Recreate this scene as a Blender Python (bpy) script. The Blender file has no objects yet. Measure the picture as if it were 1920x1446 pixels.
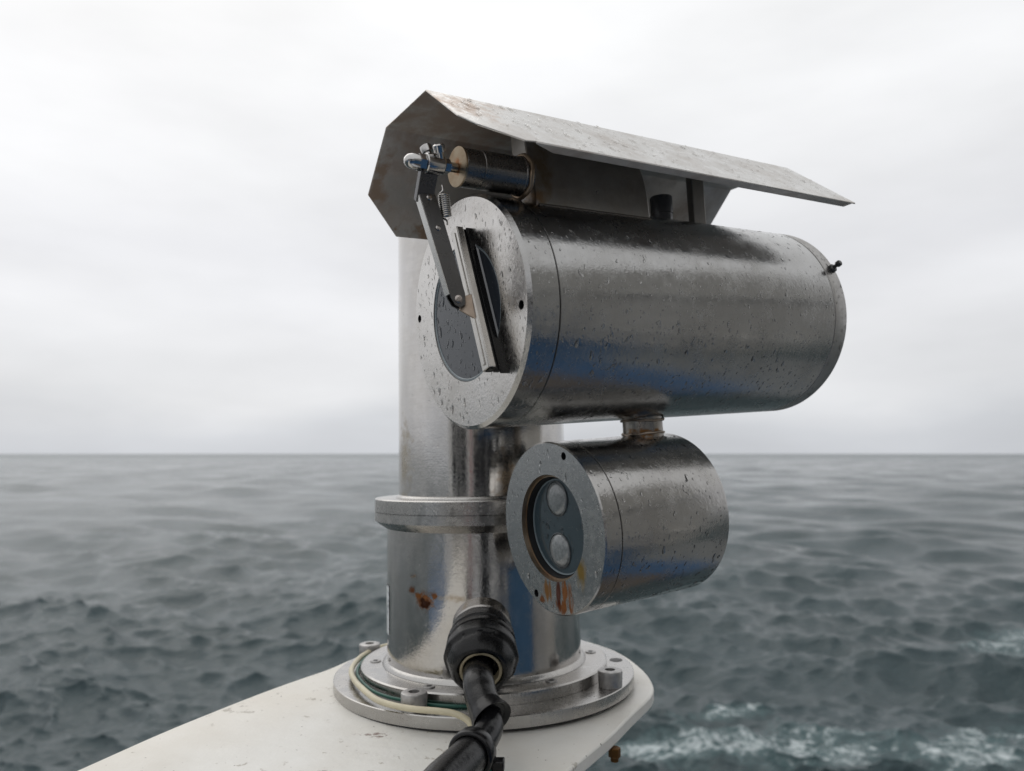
import bpy, bmesh, math, random
import numpy as np
from mathutils import Vector, Matrix
R_ = math.radians
PI = math.pi
scene = bpy.context.scene
col = scene.collection

# ------------------------------------------------------------------ camera
cam_d = bpy.data.cameras.new('camera'); cam = bpy.data.objects.new('camera', cam_d); col.objects.link(cam)
cam_d.sensor_width = 36.0; cam_d.lens = 36.0*1395.0/1920.0
cam_d.clip_start = 0.02; cam_d.clip_end = 40000
cam.location = (0, 0, 0); cam.rotation_euler = (R_(90)+math.atan(127/1395), 0, 0)
cam_d.dof.use_dof = True; cam_d.dof.focus_distance = 0.68; cam_d.dof.aperture_fstop = 6.3
scene.camera = cam
scene.render.resolution_x = 1024; scene.render.resolution_y = 771

# ------------------------------------------------------------------ sky (overcast cloud layer over a Nishita sky)
world = bpy.data.worlds.new('World'); scene.world = world; world.use_nodes = True
SUN_EL, SUN_AZ = R_(48), R_(-35)
def build_world():
    nt = world.node_tree; nt.nodes.clear()
    N = nt.nodes.new; L = nt.links.new
    out = N('ShaderNodeOutputWorld'); bg = N('ShaderNodeBackground'); bg.inputs['Strength'].default_value = 0.1
    sky = N('ShaderNodeTexSky'); sky.sky_type = 'NISHITA'; sky.sun_disc = False
    sky.sun_elevation = SUN_EL; sky.sun_rotation = SUN_AZ; sky.altitude = 10; sky.air_density = 1.0; sky.dust_density = 3.0
    tc = N('ShaderNodeTexCoord'); sep = N('ShaderNodeSeparateXYZ'); L(tc.outputs['Generated'], sep.inputs[0])
    # height ramp of the cloud layer
    mp = N('ShaderNodeMapping'); mp.inputs['Scale'].default_value = (1.3, 1.3, 3.6); L(tc.outputs['Generated'], mp.inputs[0])
    n1 = N('ShaderNodeTexNoise'); n1.inputs['Scale'].default_value = 1.9; n1.inputs['Detail'].default_value = 5; n1.inputs['Roughness'].default_value = .45
    L(mp.outputs[0], n1.inputs['Vector'])
    dis = N('ShaderNodeMath'); dis.operation = 'MULTIPLY_ADD'; dis.inputs[1].default_value = .20; dis.inputs[2].default_value = -.10
    L(n1.outputs['Fac'], dis.inputs[0])
    add = N('ShaderNodeMath'); add.operation = 'ADD'; L(sep.outputs['Z'], add.inputs[0]); L(dis.outputs[0], add.inputs[1])
    cr = N('ShaderNodeValToRGB'); e = cr.color_ramp.elements
    e[0].position = 0.0; e[0].color = (.61, .63, .665, 1)
    e[1].position = 1.0; e[1].color = (.95, .955, .96, 1)
    for p, c in ((.035, (.65, .67, .705, 1)), (.085, (.79, .80, .822, 1)), (.15, (.84, .845, .865, 1)), (.24, (.82, .825, .85, 1)), (.34, (.88, .885, .90, 1)), (.50, (.93, .935, .94, 1))):
        k = e.new(p); k.color = c
    L(add.outputs[0], cr.inputs[0])
    # broad patches
    mp2 = N('ShaderNodeMapping'); mp2.inputs['Scale'].default_value = (1.0, 1.0, 3.2); mp2.inputs['Location'].default_value = (3.1, 1.7, .4)
    L(tc.outputs['Generated'], mp2.inputs[0])
    n2 = N('ShaderNodeTexNoise'); n2.inputs['Scale'].default_value = 2.4; n2.inputs['Detail'].default_value = 6; n2.inputs['Roughness'].default_value = .5
    L(mp2.outputs[0], n2.inputs['Vector'])
    m2 = N('ShaderNodeMapRange'); m2.inputs['From Min'].default_value = .3; m2.inputs['From Max'].default_value = .7; m2.inputs['To Min'].default_value = .90; m2.inputs['To Max'].default_value = 1.07
    L(n2.outputs['Fac'], m2.inputs['Value'])
    mul = N('ShaderNodeVectorMath'); mul.operation = 'MULTIPLY'; L(cr.outputs['Color'], mul.inputs[0]); L(m2.outputs[0], mul.inputs[1])
    # brighter towards the hidden sun
    dot = N('ShaderNodeVectorMath'); dot.operation = 'DOT_PRODUCT'; L(tc.outputs['Generated'], dot.inputs[0])
    dot.inputs[1].default_value = (math.sin(SUN_AZ)*math.cos(SUN_EL), math.cos(SUN_AZ)*math.cos(SUN_EL), math.sin(SUN_EL))
    m3 = N('ShaderNodeMapRange'); m3.inputs['From Min'].default_value = .0; m3.inputs['From Max'].default_value = 1; m3.inputs['To Min'].default_value = .92; m3.inputs['To Max'].default_value = 1.08
    L(dot.outputs['Value'], m3.inputs['Value'])
    mul2 = N('ShaderNodeVectorMath'); mul2.operation = 'MULTIPLY'; L(mul.outputs[0], mul2.inputs[0]); L(m3.outputs[0], mul2.inputs[1])
    sc = N('ShaderNodeVectorMath'); sc.operation = 'SCALE'; sc.inputs['Scale'].default_value = 10.0; L(mul2.outputs[0], sc.inputs[0])
    mix = N('ShaderNodeMixRGB'); mix.inputs['Fac'].default_value = .96
    L(sky.outputs[0], mix.inputs[1]); L(sc.outputs[0], mix.inputs[2])
    L(mix.outputs[0], bg.inputs['Color']); L(bg.outputs[0], out.inputs['Surface'])
build_world()
sd = bpy.data.lights.new('sun', 'SUN'); so = bpy.data.objects.new('sun', sd); col.objects.link(so)
sd.energy = 0.6; sd.angle = R_(55); sd.color = (1, .97, .93)
_d = Vector((math.sin(SUN_AZ)*math.cos(SUN_EL), math.cos(SUN_AZ)*math.cos(SUN_EL), math.sin(SUN_EL)))
so.rotation_euler = _d.to_track_quat('Z', 'Y').to_euler(); so.location = (0, 0, 20)
vs = scene.view_settings; vs.view_transform = 'Standard'; vs.look = 'None'; vs.gamma = 1; vs.exposure = 0.0; vs.use_curve_mapping = False

# ------------------------------------------------------------------ helpers
def link(name, me, mat, parent=None):
    o = bpy.data.objects.new(name, me); col.objects.link(o)
    if mat is not None and not me.materials: me.materials.append(mat)
    if parent is not None: o.parent = parent
    return o
def smooth(me, ang=35):
    for p in me.polygons: p.use_smooth = True
    try: me.set_sharp_from_angle(angle=R_(ang))
    except Exception: pass
def mesh(name, V, F, sm=True, ang=35):
    me = bpy.data.meshes.new(name); me.from_pydata([tuple(v) for v in V], [], F); me.update()
    bm = bmesh.new(); bm.from_mesh(me); bmesh.ops.recalc_face_normals(bm, faces=bm.faces); bm.to_mesh(me); bm.free()
    if sm: smooth(me, ang)
    return me
def thing(name, label, cat, M=None, group=None):
    o = bpy.data.objects.new(name, None); col.objects.link(o); o.empty_display_size = .05
    if M is not None: o.matrix_world = M
    o['label'] = label; o['category'] = cat
    if group: o['group'] = group
    return o
def lathe(prof, axis='Y', n=128, c=(0, 0, 0), closed=False, cap0=True, cap1=True):
    """profile [(t, r)] turned about a line through c along axis; returns V,F"""
    V = []; F = []; m = len(prof)
    for t, r in prof:
        for k in range(n):
            a = 2*PI*k/n; p, q = r*math.cos(a), r*math.sin(a)
            if axis == 'Y': V.append((c[0]+p, c[1]+t, c[2]+q))
            elif axis == 'Z': V.append((c[0]+p, c[1]+q, c[2]+t))
            else: V.append((c[0]+t, c[1]+p, c[2]+q))
    rng = range(m) if closed else range(m-1)
    for i in rng:
        j = (i+1) % m
        for k in range(n):
            k2 = (k+1) % n; F.append((i*n+k, i*n+k2, j*n+k2, j*n+k))
    if not closed:
        if cap0: F.append(tuple(range(n)))
        if cap1: F.append(tuple((m-1)*n+k for k in range(n)))
    return V, F
def lathe_dir(prof, c, d, n=48, **k):
    """lathe about direction d through c"""
    V, F = lathe(prof, 'Z', n, **k)
    q = Vector(d).normalized().to_track_quat('Z', 'Y'); cc = Vector(c)
    return [tuple(q @ Vector(v) + cc) for v in V], F
def tube(pts, rad, n=20, sub=8, cap=True):
    """smooth tube through points (Catmull-Rom)"""
    P = [Vector(p) for p in pts]; rr = rad if isinstance(rad, (list, tuple)) else [rad]*len(P)
    Q = []; RR = []
    for i in range(len(P)-1):
        p0 = P[i-1] if i > 0 else P[0]*2-P[1]; p1 = P[i]; p2 = P[i+1]; p3 = P[i+2] if i+2 < len(P) else P[-1]*2-P[-2]
        for k in range(sub):
            t = k/sub
            Q.append(.5*((2*p1)+(p2-p0)*t+(2*p0-5*p1+4*p2-p3)*t*t+(3*p1-p0-3*p2+p3)*t**3)); RR.append(rr[i]*(1-t)+rr[i+1]*t)
    Q.append(P[-1]); RR.append(rr[-1])
    V = []; F = []; up = Vector((.13, .21, 1)).normalized(); prev = None
    for i, q in enumerate(Q):
        t = (Q[min(i+1, len(Q)-1)]-Q[max(i-1, 0)]).normalized()
        if prev is None: x = up.cross(t).normalized()
        else: x = (prev - t*prev.dot(t)).normalized()
        prev = x; y = t.cross(x)
        for k in range(n):
            a = 2*PI*k/n; V.append(tuple(q+RR[i]*(math.cos(a)*x+math.sin(a)*y)))
    for i in range(len(Q)-1):
        for k in range(n):
            k2 = (k+1) % n; F.append((i*n+k, i*n+k2, (i+1)*n+k2, (i+1)*n+k))
    if cap: F.append(tuple(range(n))); F.append(tuple((len(Q)-1)*n+k for k in range(n)))
    return V, F
def join(*vf):
    V = []; F = []
    for v, f in vf:
        o = len(V); V += list(v); F += [tuple(i+o for i in g) for g in f]
    return V, F
def bar(A, B, ex, ey, hx, hy):
    """box from A to B with half widths hx along ex and hy along ey"""
    A = Vector(A); B = Vector(B); ex = Vector(ex); ey = Vector(ey)
    V = []
    for P in (A, B):
        for sx, sy in ((-1, -1), (1, -1), (1, 1), (-1, 1)): V.append(tuple(P+ex*hx*sx+ey*hy*sy))
    return V, [(0, 1, 2, 3), (4, 5, 6, 7), (0, 1, 5, 4), (1, 2, 6, 5), (2, 3, 7, 6), (3, 0, 4, 7)]
def box(a, b):
    (x0, y0, z0), (x1, y1, z1) = a, b
    V = [(x0, y0, z0), (x1, y0, z0), (x1, y1, z0), (x0, y1, z0), (x0, y0, z1), (x1, y0, z1), (x1, y1, z1), (x0, y1, z1)]
    return V, [(0, 1, 2, 3), (4, 5, 6, 7), (0, 1, 5, 4), (1, 2, 6, 5), (2, 3, 7, 6), (3, 0, 4, 7)]
def bev(o, w, seg=2, ang=30):
    m = o.modifiers.new('bevel', 'BEVEL'); m.width = w; m.segments = seg; m.limit_method = 'ANGLE'; m.angle_limit = R_(ang); m.harden_normals = False
    return o
def part(name, vf, mat, parent, ang=35, bevel=0):
    o = link(name, mesh(name, vf[0], vf[1], True, ang), mat, parent)
    if bevel: bev(o, bevel)
    return o
def extrude_poly(pts, axis, t0, t1):
    """polygon in the plane across axis, pushed from t0 to t1"""
    n = len(pts); V = []
    for t in (t0, t1):
        for p, q in pts:
            V.append({'X': (t, p, q), 'Y': (p, t, q), 'Z': (p, q, t)}[axis])
    return V, [tuple(range(n)), tuple(range(n, 2*n))]+[(i, (i+1) % n, n+(i+1) % n, n+i) for i in range(n)]

# ------------------------------------------------------------------ materials
class NT:
    def __init__(s, name):
        s.m = bpy.data.materials.new(name); s.m.use_nodes = True; s.nt = s.m.node_tree
        s.b = s.nt.nodes['Principled BSDF']; s.tc = s.nt.nodes.new('ShaderNodeTexCoord')
    def n(s, t, **k):
        x = s.nt.nodes.new(t)
        for a, v in k.items(): setattr(x, a, v)
        return x
    def l(s, a, b): s.nt.links.new(a, b)
    def noise(s, scale=1, detail=4, rough=.5, mscale=(1, 1, 1), loc=(0, 0, 0), vec=None, dist=0):
        mp = s.n('ShaderNodeMapping'); mp.inputs['Scale'].default_value = mscale; mp.inputs['Location'].default_value = loc
        s.l(vec if vec is not None else s.tc.outputs['Object'], mp.inputs[0])
        x = s.n('ShaderNodeTexNoise'); x.inputs['Scale'].default_value = scale; x.inputs['Detail'].default_value = detail
        x.inputs['Roughness'].default_value = rough; x.inputs['Distortion'].default_value = dist
        s.l(mp.outputs[0], x.inputs['Vector']); return x.outputs['Fac']
    def mr(s, v, a, b, c, d, clamp=True):
        x = s.n('ShaderNodeMapRange'); x.clamp = clamp
        for k, q in zip(('From Min', 'From Max', 'To Min', 'To Max'), (a, b, c, d)): x.inputs[k].default_value = q
        s.l(v, x.inputs['Value']); return x.outputs[0]
    def mix(s, f, a, b):
        x = s.n('ShaderNodeMixRGB')
        for i, q in enumerate((f, a, b)):
            if hasattr(q, 'is_linked') or hasattr(q, 'links'): s.l(q, x.inputs[i])
            else: x.inputs[i].default_value = q if not isinstance(q, tuple) else (*q, 1)
        return x.outputs[0]
    def math(s, op, a, b=None, c=None):
        x = s.n('ShaderNodeMath', operation=op)
        for i, q in enumerate((a, b, c)):
            if q is None: continue
            if hasattr(q, 'links'): s.l(q, x.inputs[i])
            else: x.inputs[i].default_value = q
        return x.outputs[0]
    def bump(s, h, strength, dist, prev=None):
        x = s.n('ShaderNodeBump'); x.inputs['Strength'].default_value = strength; x.inputs['Distance'].default_value = dist
        s.l(h, x.inputs['Height'])
        if prev is not None: s.l(prev, x.inputs['Normal'])
        return x.outputs[0]
    def blob(s, c, rad, amp=.6, nscale=60, seed=0., ms=(1, 1, 1)):
        """soft blob mask (1 inside) around local point c, edge broken by noise"""
        mp = s.n('ShaderNodeMapping'); mp.vector_type = 'POINT'
        mp.inputs['Scale'].default_value = tuple(1/r for r in rad); mp.inputs['Location'].default_value = tuple(-q/r for q, r in zip(c, rad))
        s.l(s.tc.outputs['Object'], mp.inputs[0])
        ln = s.n('ShaderNodeVectorMath', operation='LENGTH'); s.l(mp.outputs[0], ln.inputs[0])
        nz = s.noise(nscale, 4, .6, loc=(seed, seed*2, 0), mscale=ms)
        d = s.math('ADD', ln.outputs['Value'], s.mr(nz, .25, .75, -amp, amp, False))
        return s.mr(d, 1.05, .15, 0, 1)
def steel(name, base=(.50, .485, .465), rough=.30, rvar=.14, stain=(.30, .26, .21), stain_amt=.35, brush=(25, 900, 25), bstr=.12, dew=.35, rust=(), sscale=14, dark=1.0, aniso=0.0, metal=1.0):
    t = NT(name); b = t.b
    b.inputs['Metallic'].default_value = metal
    s1 = t.noise(sscale, 6, .62); s2 = t.noise(sscale*5.5, 5, .65, loc=(4, 1, 2)); s3 = t.noise(sscale*26, 3, .6, loc=(1, 7, 2))
    br = t.noise(1, 3, .6, mscale=brush)
    f = t.math('MULTIPLY', t.mr(s1, .42, .68, 0, 1), t.mr(s2, .3, .7, .35, 1))
    f = t.math('MULTIPLY', f, stain_amt)
    c = t.mix(f, tuple(x*dark for x in base), tuple(x*dark for x in stain))
    c = t.mix(t.mr(s2, .50, .70, 0, .36), c, tuple(min(1, x*dark*1.28) for x in base))
    c = t.mix(t.mr(br, .3, .7, 0, .22), c, tuple(x*dark*.72 for x in base))
    rg = t.math('ADD', t.mr(s1, .3, .7, rough-rvar*.5, rough+rvar*.5), t.mr(s2, .3, .7, -rvar*.7, rvar*.7))
    rg = t.math('ADD', rg, t.mr(s3, .3, .7, -.04, .06))
    met = None
    for r in reversed(rust):
        m = t.blob(*r['a'], ms=r.get('ms', (1, 1, 1))); colr = r.get('c', (.20, .065, .012)); k = r.get('k', .9)
        m = t.math('MULTIPLY', m, k)
        mc_ = t.mr(m, 0, .6, 0, r.get('o', .95)); c = t.mix(mc_, c, colr); rg = t.mix(m, rg, (.5, .5, .5))
        met = m if met is None else t.math('MAXIMUM', met, m)
    if met is not None: t.l(t.mr(met, .8, 1, metal, metal*.6), b.inputs['Metallic'])
    t.l(c, b.inputs['Base Color']); t.l(rg, b.inputs['Roughness'])
    nb = t.bump(br, bstr, .0002)
    nb = t.bump(t.noise(330, 3, .6), dew, .0006, nb)
    nb = t.bump(t.noise(18, 2, .5, loc=(3, 3, 3)), .25, .0012, nb)
    t.l(nb, b.inputs['Normal'])
    if aniso: b.inputs['Anisotropic'].default_value = aniso
    return t.m
def plain(name, c, rough=.5, metal=0, var=.25, rv=.1, scale=20, bump=.1, bscale=300, bd=.0004, spec=.5):
    t = NT(name); b = t.b
    nz = t.noise(scale, 5, .6)
    t.l(t.mix(t.mr(nz, .3, .7, 0, 1), tuple(x*(1-var) for x in c), tuple(min(1, x*(1+var*.6)) for x in c)), b.inputs['Base Color'])
    t.l(t.mr(t.noise(scale*3, 4, .6, loc=(5, 2, 1)), .3, .7, max(.02, rough-rv), min(1, rough+rv)), b.inputs['Roughness'])
    b.inputs['Metallic'].default_value = metal; b.inputs['Specular IOR Level'].default_value = spec
    if bump: t.l(t.bump(t.noise(bscale, 3, .6), bump, bd), b.inputs['Normal'])
    return t.m
def water_mat():
    t = NT('rain_water'); b = t.b
    b.inputs['Base Color'].default_value = (1, 1, 1, 1); b.inputs['Roughness'].default_value = .0
    b.inputs['Transmission Weight'].default_value = 1; b.inputs['IOR'].default_value = 1.33
    return t.m
M_water = water_mat()
M_dark = plain('dark_gap', (.008, .008, .009), .6, bump=0)
M_rubber = plain('black_rubber', (.006, .006, .0065), .27, rv=.03, spec=.32, var=.3, scale=60, bump=.35, bscale=220, bd=.0008)
M_rubber2 = plain('black_plastic', (.006, .006, .007), .22, rv=.03, spec=.32, var=.3, scale=40, bump=.3, bscale=120, bd=.0015)

# housing-local axes:  X = across (towards the viewer's side), Y = back along the barrel, Z = up
A = Vector((0.84337793, 0.53269822, 0.07032981)); Nn = Vector((0.53402056, -0.84547149, 0)); U = Vector((-0.05946185, -0.03755756, 0.99752379))
C0 = Vector((-0.04397431, 0.68, 0.12959218))
MH = Matrix(((Nn.x, A.x, U.x, C0.x), (Nn.y, A.y, U.y, C0.y), (Nn.z, A.z, U.z, C0.z), (0, 0, 0, 1)))
RH, LH = 0.1081, 0.4258

def holes_disc(r_out, r_in, y, holes, hr, n=96):
    """annulus at depth y with round screw holes cut in (bmesh triangle fill)"""
    bm = bmesh.new(); edges = []
    def ring(cx, cz, r, m):
        vs_ = [bm.verts.new((cx+r*math.cos(2*PI*k/m), y, cz+r*math.sin(2*PI*k/m))) for k in range(m)]
        return [bm.edges.new((vs_[k], vs_[(k+1) % m])) for k in range(m)]
    edges += ring(0, 0, r_out, n)
    if r_in: edges += ring(0, 0, r_in, n)
    for cx, cz in holes: edges += ring(cx, cz, hr, 20)
    bmesh.ops.triangle_fill(bm, use_beauty=True, use_dissolve=False, edges=edges, normal=(0, -1, 0))
    bad = [f for f in bm.faces if any(math.hypot(f.calc_center_median().x-cx, f.calc_center_median().z-cz) < hr*.98 for cx, cz in holes)]
    if r_in: bad += [f for f in bm.faces if f not in bad and math.hypot(f.calc_center_median().x, f.calc_center_median().z) < r_in*.98]
    bmesh.ops.delete(bm, geom=bad, context='FACES_ONLY')
    V = [tuple(v.co) for v in bm.verts]; bm.verts.index_update(); F = [tuple(v.index for v in f.verts) for f in bm.faces]; bm.free()
    return V, F

# raindrops: squashed little domes, stretched down the slope
def dome_template():
    V = []; F = []; seg = 9
    lv = ((1.0, 0.0), (.86, .27), (.62, .63), (.31, .90))
    for r, h in lv:
        for k in range(seg): a = 2*PI*k/seg; V.append((r*math.cos(a), r*math.sin(a), h))
    V.append((0, 0, 1)); top = len(V)-1
    for i in range(len(lv)-1):
        for k in range(seg): k2 = (k+1) % seg; F.append((i*seg+k, i*seg+k2, (i+1)*seg+k2, (i+1)*seg+k))
    for k in range(seg): F.append(((len(lv)-1)*seg+k, (len(lv)-1)*seg+(k+1) % seg, top))
    return np.array(V), F
DV, DF = dome_template()
def add_drops(parent, spots, name='raindrops', rnd=random.Random(1)):
    """spots: (point, normal, down, radius, stretch) in parent-local space; one mesh"""
    V = []; F = []
    for P, n, dwn, r, st in spots:
        n = Vector(n).normalized(); d = Vector(dwn); d = (d-n*d.dot(n)); d = d.normalized() if d.length > 1e-4 else n.orthogonal().normalized()
        s = d.cross(n); w = rnd.uniform(.75, 1.2); h = r*rnd.uniform(.16, .30)
        bend = rnd.uniform(-.25, .25); o = len(V); ph = rnd.uniform(0, 6.28); lob = rnd.uniform(0, .28)
        for x, y, z in DV:
            k = 1+lob*math.sin(2*math.atan2(y, x)+ph)+.12*math.sin(3*math.atan2(y, x)+ph*2)
            yy = y*r*st*k; xx = x*r*w*k*(1-.25*max(0, -y)) + bend*yy
            q = Vector(P)+s*xx+d*yy+n*(z*h-.00003); V.append((q.x, q.y, q.z))
        F += [tuple(i+o for i in f) for f in DF]
    me = bpy.data.meshes.new(name); me.from_pydata(V, [], F); me.update()
    for p in me.polygons: p.use_smooth = True
    ob = link(name, me, M_water, parent); ob['kind'] = 'stuff'
    return ob
def dsize(rnd, a=.0005, big=.05):
    u = rnd.random()
    if u < big*1.4: return rnd.uniform(.0014, .0025)
    if u < .32: return rnd.uniform(.0009, .0016)
    return rnd.uniform(.00045, .0009)
def cyl_drops(rnd, n, rad, y0, y1, a0, a1, c=(0, 0, 0), big=.04, down=(0, 0, -1), dens=None):
    out = []
    while len(out) < n:
        y = rnd.uniform(y0, y1); a = rnd.uniform(a0, a1)
        if dens and rnd.random() > dens(y, a): continue
        nn = (math.cos(a), 0, math.sin(a)); r = dsize(rnd, big=big)
        out.append(((c[0]+rad*nn[0], c[1]+y, c[2]+rad*nn[2]), nn, down, r, rnd.choice((1, 1, 1.2, 1.5, 2.1))))
    return out
def disc_drops(rnd, n, y, r0, r1, c=(0, 0), big=.05, avoid=None):
    out = []
    while len(out) < n:
        a = rnd.uniform(0, 2*PI); q = math.sqrt(rnd.uniform(r0*r0, r1*r1)); r = dsize(rnd, big=big)
        x, z = c[0]+q*math.cos(a), c[1]+q*math.sin(a)
        if avoid and avoid(x, z): continue
        out.append(((x, y, z), (0, -1, 0), (0, 0, -1), r, rnd.choice((1, 1.2, 1.5, 2.2))))
    return out

# ------------------------------------------------------------------ the sea
HS = 11.0            # eye height above the water
def sea():
    rs = np.random.RandomState(7)
    r = [7.0]
    while r[-1] < 14000:
        q = r[-1]
        r.append(q + (.3 if q < 21 else (max(.055, q*q/(HS*744)*.8) if q < 150 else q*.0125)))
    r = np.array(r); rows = len(r)
    th = np.concatenate([np.linspace(-R_(44), R_(44), 900), np.linspace(R_(44), R_(316), 240)[1:-1]])
    nt_ = len(th); dth = np.gradient(np.concatenate([th]))
    Rr, Tt = np.meshgrid(r, th, indexing='ij')
    X = Rr*np.sin(Tt); Y = Rr*np.cos(Tt)
    DX = np.zeros_like(X); DY = np.zeros_like(X); Z = np.zeros_like(X)
    front = (np.abs(Tt) < R_(45)) | (Tt > R_(315))
    cell = np.maximum(np.gradient(r)[:, None]*np.ones_like(Rr), Rr*np.where(np.abs(Tt) < R_(45), R_(88)/900, R_(272)/240)*.5)
    slope_acc = np.zeros_like(X)
    wind = R_(205)
    NW = 210
    lam = np.concatenate([np.exp(rs.uniform(math.log(.38), math.log(12), NW-22)), np.exp(rs.uniform(math.log(14), math.log(80), 22))]); lam.sort()
    rowcell = np.gradient(r)
    for i in range(NW):
        L_ = lam[i]; k = 2*PI/L_
        spread = .62 if L_ > 13 else (.36 if L_ > 5 else .75)
        d = wind + rs.normal()*spread
        amp = (.0092 if L_ < 3.5 else .0072)*L_*min(1.0, (5.5/L_)**.9)*rs.uniform(.5, 1.3) if L_ < 13 else .0085*L_*min(1, (20/L_)**.9)*rs.uniform(.5, 1.1)
        ph = rs.uniform(0, 2*PI)
        ok = np.where(L_/np.maximum(rowcell, r*R_(88)/900) > 2.3)[0]
        if not len(ok): continue
        a0, a1 = ok[0], ok[-1]+1
        sl = slice(a0, a1)
        fade = np.clip((L_/cell[sl]-2.3)/3.0, 0, 1)
        kx, ky = k*math.sin(d), k*math.cos(d)
        a = kx*X[sl]+ky*Y[sl]+ph
        s, c = np.sin(a), np.cos(a)
        Z[sl] += amp*fade*s; DX[sl] += .95*amp*fade*math.sin(d)*c; DY[sl] += .95*amp*fade*math.cos(d)*c
    # earth's curve is ignored; the sheet ends at the horizon
    V = np.stack([X+DX, Y+DY, Z-HS], -1).reshape(-1, 3)
    # foam: wake patches, broken by wave height
    def patch(cx, cy, rx, ry, ang):
        dx, dy = X-cx, Y-cy; ca, sa = math.cos(ang), math.sin(ang)
        p, q = (dx*ca+dy*sa)/rx, (-dx*sa+dy*ca)/ry
        return np.clip(1.25-.85*np.sqrt(p*p+q*q), 0, 1)
    foam = np.zeros_like(X)
    for a in ((10.8, 28.7, 4.4, 3.7, .35), (8.6, 27.2, 3.6, 1.6, .2), (16.5, 28.2, 2.8, 2.0, .4), (5.2, 27.0, 2.6, 1.4, 0), (9.8, 34.0, 3.0, .9, .3), (19.0, 31.0, 3.5, 1.6, .3), (29.5, 44.5, 5.0, 2.6, .2), (33, 48.0, 6.0, 2.6, .1)):
        foam = np.maximum(foam, patch(*a))
    foam = np.clip(foam+np.clip(Z, -.3, .3)*.5*(foam > 0.01), 0, 1)
    me = bpy.data.meshes.new('sea')
    nv = V.shape[0]; nr, nc = rows, nt_
    i = np.arange(nr-1)[:, None]; j = np.arange(nc)[None, :]
    q = np.stack([i*nc+j, i*nc+(j+1) % nc, (i+1)*nc+(j+1) % nc, (i+1)*nc+j], -1).reshape(-1, 4)
    me.vertices.add(nv); me.vertices.foreach_set('co', V.astype(np.float32).ravel())
    me.loops.add(q.size); me.loops.foreach_set('vertex_index', q.astype(np.int32).ravel())
    me.polygons.add(len(q)); me.polygons.foreach_set('loop_start', np.arange(0, q.size, 4, dtype=np.int32))
    me.polygons.foreach_set('use_smooth', np.ones(len(q), dtype=bool))
    me.update(); me.validate()
    at = me.attributes.new('foam', 'FLOAT', 'POINT'); at.data.foreach_set('value', foam.astype(np.float32).ravel())
    if me.polygons[0].normal.z < 0: me.flip_normals()
    t = NT('sea_water'); b = t.b
    pos = t.n('ShaderNodeNewGeometry').outputs['Position']
    f = t.n('ShaderNodeAttribute', attribute_name='foam').outputs['Fac']
    n1 = t.noise(1.15, 10, .74, vec=pos, dist=1.1); n2 = t.noise(4.2, 6, .7, vec=pos, dist=.4)
    web = t.math('ADD', t.math('MULTIPLY', n1, .65), t.math('MULTIPLY', n2, .35))
    th_ = t.math('SUBTRACT', web, t.mr(f, 0, 1, .74, .455))
    fm = t.mr(th_, 0, .15, 0, .88)
    aer = t.mr(t.math('SUBTRACT', n1, t.mr(f, 0, 1, .70, .22)), 0, .35, 0, 1)      # aerated green water round the foam
    wc = t.mix(t.mr(t.noise(.09, 3, .5, vec=pos), .35, .65, 0, 1), (.022, .043, .048), (.040, .064, .071))
    wc = t.mix(aer, wc, (.085, .145, .150))
    c = t.mix(fm, wc, (.74, .79, .80))
    t.l(c, b.inputs['Base Color'])
    dist = t.n('ShaderNodeVectorMath', operation='LENGTH'); t.l(pos, dist.inputs[0])
    rd = t.mr(dist.outputs['Value'], 40, 2500, .12, .27)
    gust = t.mr(t.noise(.035, 7, .72, mscale=(.8, 1.0, 1), vec=pos, dist=.5), .35, .65, -.07, .15)      # gusts roughen the water in patches
    rd = t.math('MAXIMUM', t.math('ADD', rd, t.math('MULTIPLY', gust, t.mr(dist.outputs['Value'], 50, 300, .25, 1))), .06)      # waves too small to be geometry far out
    t.l(t.mix(fm, rd, (.8, .8, .8)), b.inputs['Roughness'])
    b.inputs['IOR'].default_value = 1.333; b.inputs['Specular IOR Level'].default_value = .5
    nb = t.bump(t.noise(1.6, 6, .62, mscale=(1, 1.5, 1), vec=pos), .75, .22)
    nb = t.bump(t.noise(7, 3, .6, vec=pos), .4, .04, nb)
    nb = t.bump(fm, .5, .05, nb)
    t.l(nb, b.inputs['Normal'])
    o = link('sea', me, t.m); o['kind'] = 'structure'
sea()

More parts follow.
